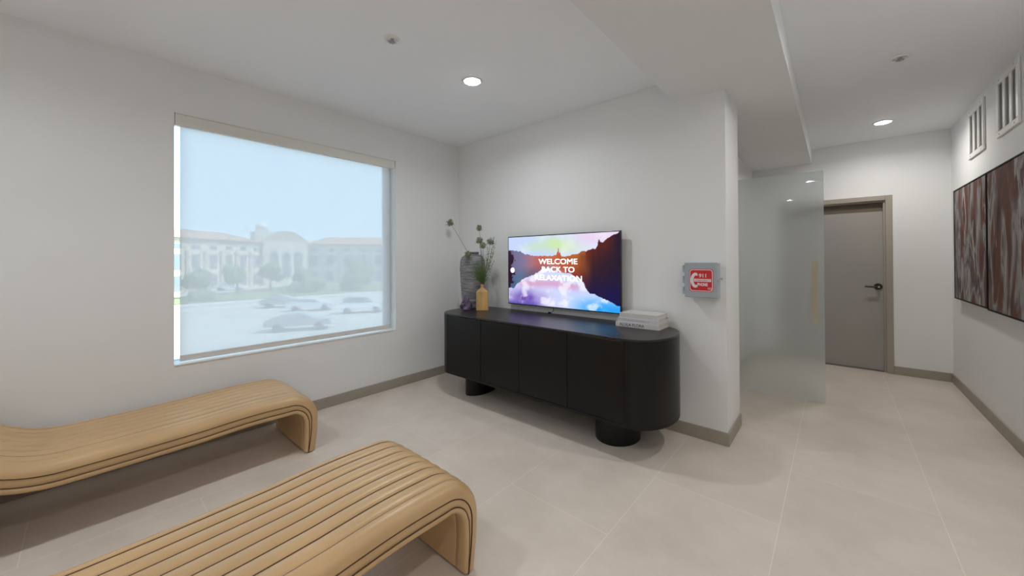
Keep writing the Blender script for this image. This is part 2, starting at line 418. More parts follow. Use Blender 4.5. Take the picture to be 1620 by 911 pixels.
bm = bmesh.new(); tube(bm, [(lx, YF + 0.04, lz), (lx, YF - 0.005, lz), (lx - 0.006, YF - 0.014, lz), (lx - 0.02, YF - 0.016, lz), (lx - 0.115, YF - 0.016, lz + 0.001)], [0.012, 0.012, 0.012, 0.0105, 0.009], 12)
link('lever_handle', local(bm, d1), M['black'], slab, smooth=True, auto=50)
bm = bmesh.new(); lathe(bm, [(0.008, 0), (0.008, 0.003)], n=16); bmesh.ops.transform(bm, matrix=Matrix.Rotation(math.radians(90), 4, 'X'), verts=bm.verts)
move(bm, (lx, YF - 0.0245, lz)); link('lock_cylinder', local(bm, d1), M['steel'], slab)

# ------------------------------------------------------------------ frosted glass door standing open
ga = math.radians(5.2); gl = 0.75
end = Vector((3.330, 1.424, 0)); hinge = end - Vector((math.cos(ga), math.sin(ga), 0)) * gl
d2 = struct(empty('door_2', hinge, rz=ga))
link('glass_panel', BX(0, gl, -0.005, 0.005, 0.010, 2.088), M['frost'], d2, bevel=0.0015, seg=1)
link('bottom_seal', BX(0, gl, -0.004, 0.004, 0.001, 0.0098), M['whitevinyl'], d2)
bm = bmesh.new(); tube(bm, [(gl - 0.068, 0.0275, 0.70), (gl - 0.068, 0.0275, 1.285)], 0.022, 20)
hd = link('wooden_pull_handle', bm, M['handlewood'], d2, smooth=True, auto=40)
for z in (0.80, 1.185):
    bm = bmesh.new(); tube(bm, [(gl - 0.068, 0.006, z), (gl - 0.068, 0.012, z)], 0.008, 12); link('handle_standoff', bm, M['steel'], hd)
for z in (0.25, 1.85):
    bm = bmesh.new(); box(bm, -0.0, 0.06, -0.012, 0.012, z - 0.04, z + 0.04); link('hinge', bm, M['steel'], d2, bevel=0.002)

# ------------------------------------------------------------------ recessed ceiling lights and sprinklers
lamps = [(1.346, -1.013, 'round recessed ceiling light above the room beside the dark sideboard'),
         (3.774, 2.290, 'round recessed ceiling light above the far grey door'),
         (3.765, -0.235, 'round recessed ceiling light past the beam, just above the picture top'),
         (1.346, -3.45, 'round recessed ceiling light over the seats behind the viewpoint'),
         (3.80, -2.53, 'round recessed ceiling light past the beam near the right wall behind'),
         (1.346, -5.4, 'round recessed ceiling light nearest the rear wall on the window side'),
         (3.78, -4.9, 'round recessed ceiling light nearest the rear wall on the right side')]
for x, y, lab in lamps:
    t = empty('ceiling_light', (x, y, H), lab, 'ceiling light', 'recessed ceiling lights')
    bm = bmesh.new(); lathe(bm, [(0.078, -0.0005), (0.077, -0.004), (0.066, -0.007), (0.055, -0.006), (0.055, -0.0005)], n=40, cap=False)
    link('trim_ring', bm, M['lampring'], t, smooth=True)
    bm = bmesh.new(); lathe(bm, [(0.0545, -0.001), (0.053, -0.008), (0.045, -0.0115), (0.025, -0.0135), (0.004, -0.014)], n=32)
    link('diffuser', bm, M['lamp'], t, smooth=True)
    ld = bpy.data.lights.new('light_beam', 'AREA'); ld.shape = 'DISK'; ld.size = 0.10; ld.energy = LAMP_WATTS * (1.08 if x < 2.5 else 0.93); ld.spread = math.radians(158); ld.color = (0.93, 0.975, 1.0) if x < 2.5 else (1.0, 0.955, 0.885)
    lo_ = bpy.data.objects.new('light_beam', ld); COL.objects.link(lo_); lo_.parent = t; lo_.location = (0, 0, -0.0150)
for x, y, lab in [(1.37, -1.70, 'small round sprinkler head in the ceiling near the window'), (3.746, 0.692, 'small round sprinkler head in the ceiling right of the beam')]:
    t = empty('sprinkler_head', (x, y, H), lab, 'sprinkler', 'ceiling sprinklers')
    bm = bmesh.new(); lathe(bm, [(0.050, -0.0005), (0.049, -0.005), (0.040, -0.008), (0.030, -0.004), (0.029, -0.0008)], n=32, cap=False)
    link('escutcheon', bm, M['white'], t, smooth=True)
    bm = bmesh.new(); lathe(bm, [(0.010, -0.001), (0.010, -0.014), (0.006, -0.016)], n=16); link('sprinkler_body', bm, M['steel'], t, smooth=True, auto=40)
    bm = bmesh.new()
    for k in range(8):
        a = k * math.pi / 4; c, s = math.cos(a), math.sin(a)
        v = [bm.verts.new((c * r - s * w, s * r + c * w, z)) for z in (-0.0185, -0.0165) for r, w in ((0.003, -0.002), (0.021, -0.005), (0.021, 0.005), (0.003, 0.002))]
        bm.faces.new(v[:4][::-1]); bm.faces.new(v[4:])
        for i in range(4): bm.faces.new((v[i], v[(i + 1) % 4], v[4 + (i + 1) % 4], v[4 + i]))
    lathe(bm, [(0.006, -0.019), (0.006, -0.0155)], n=12)
    link('deflector', bm, M['louvre'], t)

# ------------------------------------------------------------------ return air grilles on the right wall
def grille(y0, y1, z0, z1, lab):
    t = empty('air_grille', (XR, (y0 + y1) / 2, z0), lab, 'vent', 'air grilles high on the right wall')
    b = 0.045; bm = bmesh.new()
    def bb(*a): box(bm, *a)
    bb(XR - 0.014, XR - 0.0005, y0, y1, z0, z0 + b); bb(XR - 0.014, XR - 0.0005, y0, y1, z1 - b, z1)
    bb(XR - 0.014, XR - 0.0005, y0, y0 + b, z0 + b, z1 - b); bb(XR - 0.014, XR - 0.0005, y1 - b, y1, z0 + b, z1 - b)
    w = (y1 - y0 - 2 * b); mw = 0.048; sw = (w - 2 * mw) / 3
    cols = []
    for k in range(3):
        a = y0 + b + k * (sw + mw); cols.append((a, a + sw))
        if k < 2: bb(XR - 0.012, XR - 0.0005, a + sw, a + sw + mw, z0 + b, z1 - b)
    link('grille_frame', local(bm, t), M['white'], t, bevel=0.003, seg=1)
    for a, c in cols:
        bm = bmesh.new(); box(bm, XR - 0.0025, XR - 0.0004, a, c, z0 + b, z1 - b)
        link('dark_duct', local(bm, t), M['louvre'], t)
        bm = bmesh.new(); n = 34
        for i in range(n):
            z = z0 + b + (i + 0.5) * (z1 - z0 - 2 * b) / n
            v = [bm.verts.new(p) for p in ((XR - 0.011, a, z - 0.006), (XR - 0.011, c, z - 0.006), (XR - 0.003, c, z + 0.003), (XR - 0.003, a, z + 0.003),
                                           (XR - 0.011, a, z - 0.0048), (XR - 0.011, c, z - 0.0048), (XR - 0.003, c, z + 0.0042), (XR - 0.003, a, z + 0.0042))]
            for f in ((3, 2, 1, 0), (4, 5, 6, 7), (0, 1, 5, 4), (1, 2, 6, 5), (2, 3, 7, 6), (3, 0, 4, 7)): bm.faces.new([v[q] for q in f])
        link('louvres', local(bm, t), M['white'], t)
    for yy in (y0 + 0.07, y1 - 0.07):
        for zz in (z0 + 0.02, z1 - 0.02):
            bm = bmesh.new(); tube(bm, [(XR - 0.0165, yy, zz), (XR - 0.013, yy, zz)], 0.005, 10); link('screw', local(bm, t), M['steel'], t)
grille(1.825, 2.285, 2.175, 2.600, 'white louvred air grille on the right wall, the one farther from the viewer')
grille(1.070, 1.512, 2.180, 2.612, 'white louvred air grille on the right wall, the larger nearer one at picture edge')

# ------------------------------------------------------------------ paintings
def painting(y0, y1, z0, z1, seed, lab):
    t = empty('painting', (XR, (y0 + y1) / 2, z0), lab, 'painting', 'pair of abstract paintings on the right wall')
    bm = bmesh.new(); f = 0.010; x0 = XR - 0.045; x1 = XR - 0.0015
    box(bm, x0, x1, y0, y0 + f, z0, z1); box(bm, x0, x1, y1 - f, y1, z0, z1); box(bm, x0, x1, y0 + f, y1 - f, z0, z0 + f); box(bm, x0, x1, y0 + f, y1 - f, z1 - f, z1)
    link('picture_frame', local(bm, t), M['canvasframe'], t, bevel=0.001, seg=1)
    link('canvas', local(BX(x0 + 0.004, x1, y0 + f + 0.002, y1 - f - 0.002, z0 + f + 0.002, z1 - f - 0.002), t), painting_material('abstract_paint', seed), t)
painting(1.625, 2.655, 0.905, 1.953, 3.1, 'square abstract painting in maroon, grey and rust, farther of the pair')
painting(0.575, 1.612, 0.897, 1.953, 11.7, 'square abstract painting in dark purple and grey, nearer of the pair, cut by the frame')

# ------------------------------------------------------------------ sideboard
YFR, YBK, ZT, ZL = -0.668, -0.030, 0.792, 0.222
SC = (YFR + YBK) / 2; SBB = (YBK - YFR) / 2
def capsule(xl, xr, al, ar, b, n=28, yc=SC):
    p = []
    for i in range(n + 1):
        t = -math.pi / 2 + math.pi * i / n
        p.append((xr + ar * math.cos(t), yc + b * math.sin(t)))
    for i in range(n + 1):
        t = math.pi / 2 + math.pi * i / n
        p.append((xl + al * math.cos(t), yc + b * math.sin(t)))
    return p
sb = empty('sideboard', (1.5, SC, 0), 'long black wooden sideboard with rounded ends under the television', 'sideboard')
AL, AR = 0.200, 0.222
XL_, XR_ = 0.612, 2.385
# body: capsule with a shallow recess along the front for the doors
pts = capsule(XL_, XR_, AL, AR, SBB)
front = [p for p in pts]
n = 28
right = pts[:n + 1]; left = pts[n + 1:]
REC = 0.018
body_pts = [(XR_ - 0.0, YFR)] + right[1:] + left[:-1] + [(XL_, YFR), (XL_, YFR + REC), (XR_, YFR + REC)]
bm = prism(body_pts, ZL + 0.020, ZT - 0.016)
link('cabinet_body', local(bm, sb), M['wood_black'], sb, smooth=True, auto=25)
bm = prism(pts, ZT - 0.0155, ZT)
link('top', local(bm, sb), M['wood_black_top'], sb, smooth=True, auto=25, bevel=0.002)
bm = prism(pts, ZL, ZL + 0.0195)
link('base_panel', local(bm, sb), M['wood_black'], sb, smooth=True, auto=25, bevel=0.002)
seams = [XL_ + 0.001, 1.067, 1.502, 1.953, XR_ - 0.001]
for a, b in zip(seams, seams[1:]):
    link('door', local(BX(a + 0.0018, b - 0.0018, YFR, YFR + REC - 0.001, ZL + 0.0225, ZT - 0.0185), sb), M['wood_black'], sb, bevel=0.001, seg=1)
for cx, a in ((0.735, 0.105), (2.185, 0.155)):
    bm = prism([(cx + a * math.cos(2 * math.pi * i / 40), SC + 0.005 + 0.185 * math.sin(2 * math.pi * i / 40)) for i in range(40)], 0, ZL - 0.0005)
    link('foot', local(bm, sb), M['wood_black'], sb, smooth=True, auto=30, bevel=0.004)

# ------------------------------------------------------------------ television
TX0, TX1, TZ0, TZ1, TY = 0.868, 2.096, 0.853, 1.537, -0.080
tv = empty('television', ((TX0 + TX1) / 2, TY, TZ0), 'thin wall-mounted flat television showing a welcome screen above the sideboard', 'television')
link('bezel', local(BX(TX0, TX1, TY + 0.0006, TY + 0.022, TZ0, TZ1), tv), M['darkplastic'], tv, bevel=0.002)
link('rear_housing', local(BX(TX0 + 0.12, TX1 - 0.12, TY + 0.0225, TY + 0.052, TZ0 + 0.04, TZ1 - 0.14), tv), M['darkplastic'], tv, bevel=0.006)
link('wall_mount', local(BX(TX0 + 0.40, TX1 - 0.40, TY + 0.0525, -0.0005, TZ0 + 0.15, TZ1 - 0.24), tv), M['steel'], tv, bevel=0.002)

def s2l(c): return tuple(((x / 255) / 12.92 if x / 255 <= 0.04045 else ((x / 255 + 0.055) / 1.055) ** 2.4) for x in c)
def interp(tab, u):
    for (a, b), (c, d) in zip(tab, tab[1:]):
        if u <= c: 
            t = (u - a) / (c - a) if c > a else 0
            if isinstance(b, tuple): return tuple(x + (y - x) * t for x, y in zip(b, d))
            return b + (d - b) * t
    return tab[-1][1]
def mixc(a, b, t): t = max(0, min(1, t)); return tuple(x + (y - x) * t for x, y in zip(a, b))
def sst(a, b, x): t = max(0, min(1, (x - a) / (b - a))); return t * t * (3 - 2 * t)
ridge = [(0, .80), (.05, .805), (.12, .785), (.2, .735), (.27, .715), (.36, .712), (.45, .715), (.5, .72), (.56, .700), (.63, .72), (.72, .765), (.78, .785), (.82, .80), (.84, .87), (.88, .885), (.93, .94), (1, 1.0)]
shore = [(0, .225), (.06, .23), (.09, .30), (.12, .345), (.2, .39), (.24, .43), (.30, .475), (.36, .54), (.42, .545), (.47, .49), (.52, .47), (.6, .47), (.66, .42), (.72, .36), (.745, .28), (.78, .22), (.83, .19), (.87, .155), (.92, .14), (.97, .10), (1, .09)]
def fb(u, v, s, o=0.0): return noise.fractal(Vector((u * s, v * s * 0.56, o)), 1.0, 2.0, 4)
def screen(u, v):
    j = fb(u, 0, 26, 3) * 0.016
    rl = interp(ridge, u) + j
    if 0.485 < u < 0.535: rl += 0.11 * (1 - abs(u - 0.508) / 0.025) * (0.75 + 0.5 * fb(u, 0, 120, 9))
    if 0.835 < u < 0.86: rl += 0.05 * (1 - abs(u - 0.845) / 0.0125)
    sl = interp(shore, u) + fb(u, v, 14, 5) * 0.03
    if v > rl:
        c = mixc((196, 214, 248), (226, 226, 250), sst(.3, .9, u))
        c = mixc(c, (232, 205, 236), sst(.55, .8, u) * sst(.80, .95, v) * 0.9)
        g = math.exp(-((u - .50) / .17) ** 2 - ((v - .88 + (u - .45) * .25) / .10) ** 2)
        c = mixc(c, (203, 232, 165), min(1, g * 1.0 + fb(u, v, 5, 8) * .25 * g))
        g2 = math.exp(-((u - .28) / .12) ** 2 - ((v - .84) / .06) ** 2)
        c = mixc(c, (200, 225, 195), g2 * 0.8)
        return mixc(c, (245, 250, 255), max(0, fb(u, v, 6, 2)) * .5)
    if v > sl:
        h = (v - sl) / max(.05, rl - sl)
        base = interp([(0, (88, 70, 105)), (.06, (112, 108, 145)), (.15, (124, 114, 150)), (.25, (166, 110, 124)), (.34, (190, 92, 78)), (.45, (196, 98, 70)), (.55, (186, 84, 40)), (.66, (168, 86, 34)), (.74, (120, 60, 30)), (.80, (52, 20, 34)), (1, (30, 8, 38))], u)
        low = interp([(0, (60, 90, 130)), (.12, (82, 110, 142)), (.3, (122, 86, 106)), (.5, (205, 150, 150)), (.6, (170, 60, 40)), (.7, (110, 40, 40)), (.78, (24, 10, 62)), (1, (12, 4, 74))], u)
        c = mixc(low, base, sst(.0, .6, h))
        c = mixc(c, (206, 120, 60), .35 * sst(.7, 1, h) * sst(.2, .35, u) * (1 - sst(.72, .8, u)))
        if u > .74: c = mixc(c, (96, 28, 20), .8 * sst(.55, 1, h) * (1 - sst(.9, 1.0, u)))
        c = mixc(c, (20, 12, 30), .18 * max(0, fb(u, v, 22, 4)) * sst(.3, .6, u))
        if u < .085:
            e = .05 + .035 * fb(u, v, 40, 6) + .02 * math.sin(v * 30)
            if u < e and .30 < v < .78: c = (44, 10, 38)
        if u < .02: c = (40, 14, 44)
        return c
    c = mixc((214, 216, 250), (196, 214, 255), sst(.3, .8, u))
    g = math.exp(-((v - .33 + (u - .4) * .05 + abs(u - .45) * .12) / .055) ** 2) * (1 - sst(.62, .76, u)) * sst(.05, .2, u)
    c = mixc(c, (216, 150, 190), .75 * g)
    p = math.exp(-((u - .17) / .17) ** 2 - ((v - .10) / .11) ** 2)
    c = mixc(c, (108, 78, 176), min(1, 1.05 * p + .35 * p * fb(u, v, 9, 1)))
    c = mixc(c, (70, 50, 160), .7 * sst(.08, .0, v) * (1 - sst(.25, .4, u)))
    c = mixc(c, (42, 160, 244), sst(.22, .02, v) * sst(.55, .85, u))
    w = sst(.05, .45, fb(u, v, 8, 12))
    return mixc(c, (248, 246, 255), .7 * w)
bm = bmesh.new(); NX, NY = 260, 146; BZ = 0.009
cl = bm.verts.layers.float_color.new('picture')
grid = [[bm.verts.new((TX0 + BZ + (TX1 - TX0 - 2 * BZ) * i / NX, TY, TZ0 + BZ + (TZ1 - TZ0 - 2 * BZ) * k / NY)) for i in range(NX + 1)] for k in range(NY + 1)]
for k in range(NY + 1):
    for i in range(NX + 1):
        c = s2l(screen(i / NX, k / NY)); grid[k][i][cl] = (*c, 1)
for k in range(NY):
    for i in range(NX): bm.faces.new((grid[k][i], grid[k][i + 1], grid[k + 1][i + 1], grid[k + 1][i]))
m, nn, ll, b_, o_ = newmat('lit_screen')
at = nn.new('ShaderNodeAttribute'); at.attribute_name = 'picture'
ll.new(at.outputs['Color'], b_.inputs['Emission Color']); b_.inputs['Emission Strength'].default_value = 1.0
b_.inputs['Base Color'].default_value = (0.01, 0.01, 0.01, 1); b_.inputs['Roughness'].default_value = 0.3; b_.inputs['Specular IOR Level'].default_value = 0.2
scr = link('screen', local(bm, tv), m, tv)
M['screenwhite'] = emis('screen_lettering', (0.93, 0.95, 1.0), 0.95)
for s, x0, x1, z in (('WELCOME', 1.262, 1.690, 1.284), ('BACK TO', 1.300, 1.660, 1.2105), ('RELAXATION', 1.220, 1.735, 1.132)):
    bm = bolder(text_bm(s, x1 - x0 - 0.003, 0.049, 0.0), 0.0016); move(bm, ((x0 + x1) / 2, TY - 0.0012, z)); link('screen_lettering', local(bm, tv), M['screenwhite'], scr)
bm = bmesh.new(); lathe(bm, [(0.027, 0), (0.027, 0.0006)], n=32); bmesh.ops.transform(bm, matrix=Matrix.Rotation(math.radians(90), 4, 'X'), verts=bm.verts)
move(bm, (0.930, TY - 0.0006, 1.196)); link('screen_dot', local(bm, tv), M['screenwhite'], scr)
bm = bmesh.new()
tube(bm, [(1.410, -0.045, 0.89), (1.408, -0.042, 0.86), (1.405, -0.042, 0.825), (1.39, -0.050, 0.802), (1.375, -0.055, 0.797)], 0.0028, 8)
cb = tag(link('power_cable', bm, M['darkplastic'], smooth=True), 'thin black cable hanging from the television onto the sideboard', 'cable')
bm = bmesh.new(); box(bm, 1.355, 1.378, -0.064, -0.046, 0.7925, 0.806); link('cable_plug', bm, M['darkplastic'], cb, bevel=0.003)

# ------------------------------------------------------------------ things on the sideboard
ZS = ZT + 0.0005
vx, vy = 0.478, -0.215
va = empty('floor_vase', (vx, vy, ZS), 'tall rough grey ribbed ceramic vase at the left end of the sideboard', 'vase')
prof = [(0.090, 0), (0.100, 0.01), (0.110, 0.06), (0.120, 0.15), (0.130, 0.28), (0.136, 0.40), (0.136, 0.46), (0.128, 0.51), (0.110, 0.545), (0.085, 0.562), (0.064, 0.568)]
bm = bmesh.new(); P = []
for (r0, z0), (r1, z1) in zip(prof, prof[1:]):
    k = max(1, int((z1 - z0) / 0.006))
    for i in range(k):
        t = i / k; P.append((r0 + (r1 - r0) * t, z0 + (z1 - z0) * t))
P.append(prof[-1])
lathe(bm, P, n=72, cap=False)
for v in bm.verts:
    a = math.atan2(v.co.y, v.co.x); w = 0.0009 * math.sin(v.co.z * 330 + 0.8 * math.sin(a * 3)) + 0.0035 * noise.noise(Vector((v.co.x * 30, v.co.y * 30, v.co.z * 90)))
    if v.co.z < 0.56 and v.co.z > 0.004: v.co.x += math.cos(a) * w; v.co.y += math.sin(a) * w
bm.faces.new([v for v in bm.verts if v.co.z < 1e-6])
link('vase_body', bm, M['vase'], va, smooth=True)
bm = bmesh.new(); lathe(bm, [(0.066, 0.560), (0.0655, 0.580), (0.070, 0.586), (0.070, 0.593), (0.062, 0.594), (0.056, 0.58), (0.055, 0.52), (0.002, 0.50)], n=40, cap=False)
link('vase_rim', bm, M['ink'], va, smooth=True, auto=40)

# wood bottle: faceted block with a chamfered shoulder and small neck
bx_, by_ = 0.712, -0.300
wb = empty('wooden_bottle', (bx_, by_, ZS), 'small pale wooden bottle vase holding the green stems', 'vase', rz=math.radians(41))
bm = bmesh.new(); W2, D2 = 0.060, 0.033
lv = [(W2 - 0.003, D2 - 0.003, 0), (W2, D2, 0.003), (W2, D2, 0.188), (0.019, 0.019, 0.225), (0.0155, 0.0155, 0.230), (0.0155, 0.0155, 0.262)]
rings = []
for w, d, z in lv:
    c = min(0.006, w * .3, d * .3) if z < .2 else w * .35
    rings.append([bm.verts.new(p) for p in ((w - c, -d, z), (w, -d + c, z), (w, d - c, z), (w - c, d, z), (-w + c, d, z), (-w, d - c, z), (-w, -d + c, z), (-w + c, -d, z))])
for a, b in zip(rings, rings[1:]):
    for i in range(8): bm.faces.new((a[i], a[(i + 1) % 8], b[(i + 1) % 8], b[i]))
bm.faces.new(rings[0][::-1]); bm.faces.new(rings[-1])
link('bottle_body', bm, M['bottlewood'], wb)
bm = bmesh.new(); lathe(bm, [(0.0105, 0.2622), (0.0105, 0.2630)], n=16); link('bottle_mouth', bm, M['doorhead'], wb)

mouth = Vector((bx_, by_, ZS + 0.2640))
rnd = random.Random(5)
def flower(head, bend, lab, r=0.030, seed=0):
    rr = random.Random(seed)
    hp = Vector(head); root = mouth + Vector((rr.uniform(-.004, .004), rr.uniform(-.004, .004), 0))
    t = tag(bpy.data.objects.new('dried_flower', None), lab, 'dried flower', 'dried flower stems in the wooden bottle'); COL.objects.link(t); t.location = root
    pts = []
    for i in range(13):
        s = i / 12; p = root.lerp(hp, s) + Vector(bend) * math.sin(s * math.pi); pts.append(p - root)
    bm = bmesh.new(); tube(bm, pts, [0.0026 - 0.001 * i / 12 for i in range(13)], 6); link('stem', bm, M['stem'], t, smooth=True)
    bm = bmesh.new(); c = hp - root
    bmesh.ops.create_icosphere(bm, subdivisions=2, radius=r * 0.55, matrix=Matrix.Translation(c))
    for k in range(70):
        d = Vector((rr.gauss(0, 1), rr.gauss(0, 1), rr.gauss(0, 1))).normalized()
        tube(bm, [c + d * r * 0.4, c + d * r * rr.uniform(.75, .98)], [0.0012, 0.0035], 4)
    for k in range(5):
        a = k * 1.256; d = Vector((math.cos(a), math.sin(a), -0.5)).normalized()
        tube(bm, [c + d * r * .4, c + d * r * 1.35], [0.0030, 0.0008], 4)
    link('flower_head', bm, M['bud'], t)
flower((0.147, -0.250, 1.722), (0.015, 0, 0.02), 'dried flower head on the longest stem leaning far left over the vase', 0.046, 1)
flower((0.618, -0.250, 1.636), (0.01, 0, 0), 'small dried flower head at the top of the upright stem', 0.036, 2)
flower((0.636, -0.262, 1.500), (0.008, 0, 0), 'round dried flower head just below the topmost upright one', 0.044, 3)
flower((0.694, -0.270, 1.450), (0.006, 0, 0), 'lowest dried flower head between two others above the bottle', 0.038, 4)
flower((0.783, -0.250, 1.488), (0.012, 0, 0), 'dried flower head farthest right, nearest the television', 0.045, 5)
flower((0.568, -0.360, 1.357), (0.0, -.01, 0.03), 'dried flower head drooping in front of the vase rim', 0.042, 6)
bm = bmesh.new()
root = mouth.copy()
for k in range(170):
    a = rnd.uniform(0, 2 * math.pi); e = abs(rnd.gauss(0, 0.33)); L = rnd.uniform(0.08, 0.26) * (1 - 0.3 * e)
    d = Vector((math.cos(a) * math.sin(e) - 0.12, math.sin(a) * math.sin(e), math.cos(e)))
    st = Vector((rnd.uniform(-.005, .005), rnd.uniform(-.005, .005), 0))
    p = [st + d * L * s_ + Vector((math.cos(a), math.sin(a), -0.15)) * (0.035 * s_ * s_) + Vector((rnd.gauss(0, .004), rnd.gauss(0, .004), 0)) for s_ in (0, .25, .5, .75, 1)]
    p[0] = st
    p = [Vector((q.x, q.y, max(q.z, 0.0))) for q in p]
    tube(bm, p, [0.0010, 0.0011, 0.0010, 0.0008, 0.0004], 3)
    for q in range(9):
        c = p[2].lerp(p[4], rnd.random()) if q > 3 else p[1].lerp(p[3], rnd.random())
        u = Vector((rnd.gauss(0, 1), rnd.gauss(0, 1), rnd.uniform(-.2, 1.4))).normalized() * rnd.uniform(.007, .017)
        tube(bm, [c, c + u * .5, c + u], [0.0005, 0.0019, 0.0004], 3)
for dx, dz, L in ((0.42, 1, .40), (0.34, 1, .46), (0.26, 1, .50), (0.48, 1, .34), (0.16, 1, .38), (0.55, 1, .27), (0.38, 1, .30), (0.22, 1, .32), (-0.52, .55, .36), (-0.60, .62, .30), (0.30, 1, .42)):
    d = Vector((dx, rnd.uniform(-.12, .16), dz)).normalized(); tip = d * L; bend = Vector((0.02 * (1 if dx > 0 else -1), 0, 0.012))
    P_ = [tip * (i / 6) + bend * math.sin(math.pi * i / 6) for i in range(7)]
    tube(bm, P_, [0.0014, 0.0013, 0.0012, 0.0011, 0.0009, 0.0007, 0.0004], 4)
    for q in range(22 if dx > 0 else 5):
        i_ = rnd.uniform(2.2, 6); i0 = min(5, int(i_)); c = P_[i0].lerp(P_[i0 + 1], i_ - i0)
        u = (Vector((rnd.gauss(0, 1), rnd.gauss(0, 1), 0)).normalized() + Vector((0, 0, .9))) * rnd.uniform(.007, .014)
        tube(bm, [c, c + u * .5, c + u], [0.0005, 0.0026, 0.0005], 4)
gr = link('greenery_bunch', bm, M['leaf']); gr.location = root
tag(gr, 'bunch of fine green leafy sprigs in the wooden bottle', 'greenery')

# amethyst-like rough glass bottle in front of the vase
cx_, cy_ = 0.566, -0.382
bm = bmesh.new(); lathe(bm, [(0.040, 0), (0.050, 0.006), (0.053, 0.035), (0.047, 0.062), (0.036, 0.085), (0.030, 0.100), (0.027, 0.125), (0.018, 0.142), (0.006, 0.150)], n=14)
for v in bm.verts:
    if v.co.z > 0.002:
        w = 1.08 + 0.6 * noise.noise(Vector((v.co.x * 40, v.co.y * 40, v.co.z * 40 + 4)))
        v.co.x *= w; v.co.y *= w
o = link('amethyst_rock', bm, M['crystal']); o.location = (cx_, cy_, ZS)
tag(o, 'purple amethyst crystal standing before the tall grey vase', 'crystal')

# books
def book(x0, x1, y0, y1, z0, z1, cov, lab, title=None, rz=0.0):
    t = empty('book', (x0, y0, z0), lab, 'book', 'stack of books on the sideboard', rz=rz)
    w, d, h = x1 - x0, y1 - y0, z1 - z0; c = 0.003
    bm = bmesh.new(); box(bm, 0, w, 0, d, 0, c); box(bm, 0, w, 0, d, h - c, h); box(bm, 0, w, 0, c, c, h - c)
    cv = link('cover', bm, cov, t, bevel=0.0008, seg=1)
    link('pages', BX(0.004, w - 0.006, c + 0.0005, d - 0.006, c + 0.0003, h - c - 0.0003), M['pages'], t)
    return t
b1 = book(2.133, 2.463, -0.262, -0.030, ZS, ZS + 0.036, M['cover'], 'bottom book of the stack, white with grey title lettering on the spine')
bm = text_bm('ALULA FLORA', 0.192, 0.0225, 0.022); move(bm, (0.020 + 0.096 + 0.012, -0.0006, 0.018)); link('spine_title', bm, M['ink'], b1)
b2 = book(2.146, 2.458, -0.256, -0.036, ZS + 0.0365, ZS + 0.0665, M['cover2'], 'middle book of the stack, white with a faint pale spine')
bm = bmesh.new()
for i in range(17):
    a = 0.05 + i * 0.0115
    box(bm, a, a + 0.008, -0.0008, -0.0002, 0.012, 0.017)
link('faint_spine_print', bm, M['inkpale'], b2)
b3 = book(2.158, 2.450, -0.246, -0.042, ZS + 0.067, ZS + 0.102, M['cover3'], 'top book of the stack, plain white and smallest')

# ------------------------------------------------------------------ emergency phone box
px0, px1, pz0, pz1 = 2.589, 2.797, 1.030, 1.276
pb = empty('phone_box', ((px0 + px1) / 2, 0, pz0), 'grey metal emergency phone box with a red sticker on the wall', 'phone box')
link('box_body', local(BX(px0, px1, -0.080, -0.0005, pz0 + 0.004, pz1 - 0.004), pb), M['greymetal'], pb, bevel=0.003)
link('box_lid', local(BX(px0 - 0.002, px1 + 0.001, -0.102, -0.0805, pz0, pz1), pb), M['greylid'], pb, bevel=0.005)
def rrect(w, h, r, n=8):
    p = []
    for cx, cz, a0 in ((w / 2 - r, h / 2 - r, 0), (-w / 2 + r, h / 2 - r, 90), (-w / 2 + r, -h / 2 + r, 180), (w / 2 - r, -h / 2 + r, 270)):
        for i in range(n + 1):
            a = math.radians(a0 + 90 * i / n); p.append((cx + r * math.cos(a), cz + r * math.sin(a)))
    return p
def plate(pts, y, dx=0, dz=0, t=0.0005):
    bm = bmesh.new(); a = [bm.verts.new((x + dx, y, z + dz)) for x, z in pts]; b = [bm.verts.new((x + dx, y - t, z + dz)) for x, z in pts]
    n = len(pts); bm.faces.new(a); bm.faces.new(b[::-1])
    for i in range(n): bm.faces.new((a[i], a[(i + 1) % n], b[(i + 1) % n], b[i]))
    return bm
scx, scz = (px0 + px1) / 2 + 0.004, (pz0 + pz1) / 2 - 0.002
st = link('sticker', local(plate(rrect(0.156, 0.160, 0.022), -0.1022, scx, scz), pb), M['red'], pb)
def ring(w, h, r, t, y):
    bm = bmesh.new(); A = rrect(w, h, r); B = rrect(w - 2 * t, h - 2 * t, r - t * .7)
    a = [bm.verts.new((x + scx, y, z + scz)) for x, z in A]; b = [bm.verts.new((x + scx, y, z + scz)) for x, z in B]
    n = len(A)
    for i in range(n): bm.faces.new((a[i], a[(i + 1) % n], b[(i + 1) % n], b[i]))
    return bm
link('sticker_border', local(ring(0.148, 0.152, 0.020, 0.0045, -0.1031), pb), M['stickerwhite'], st)
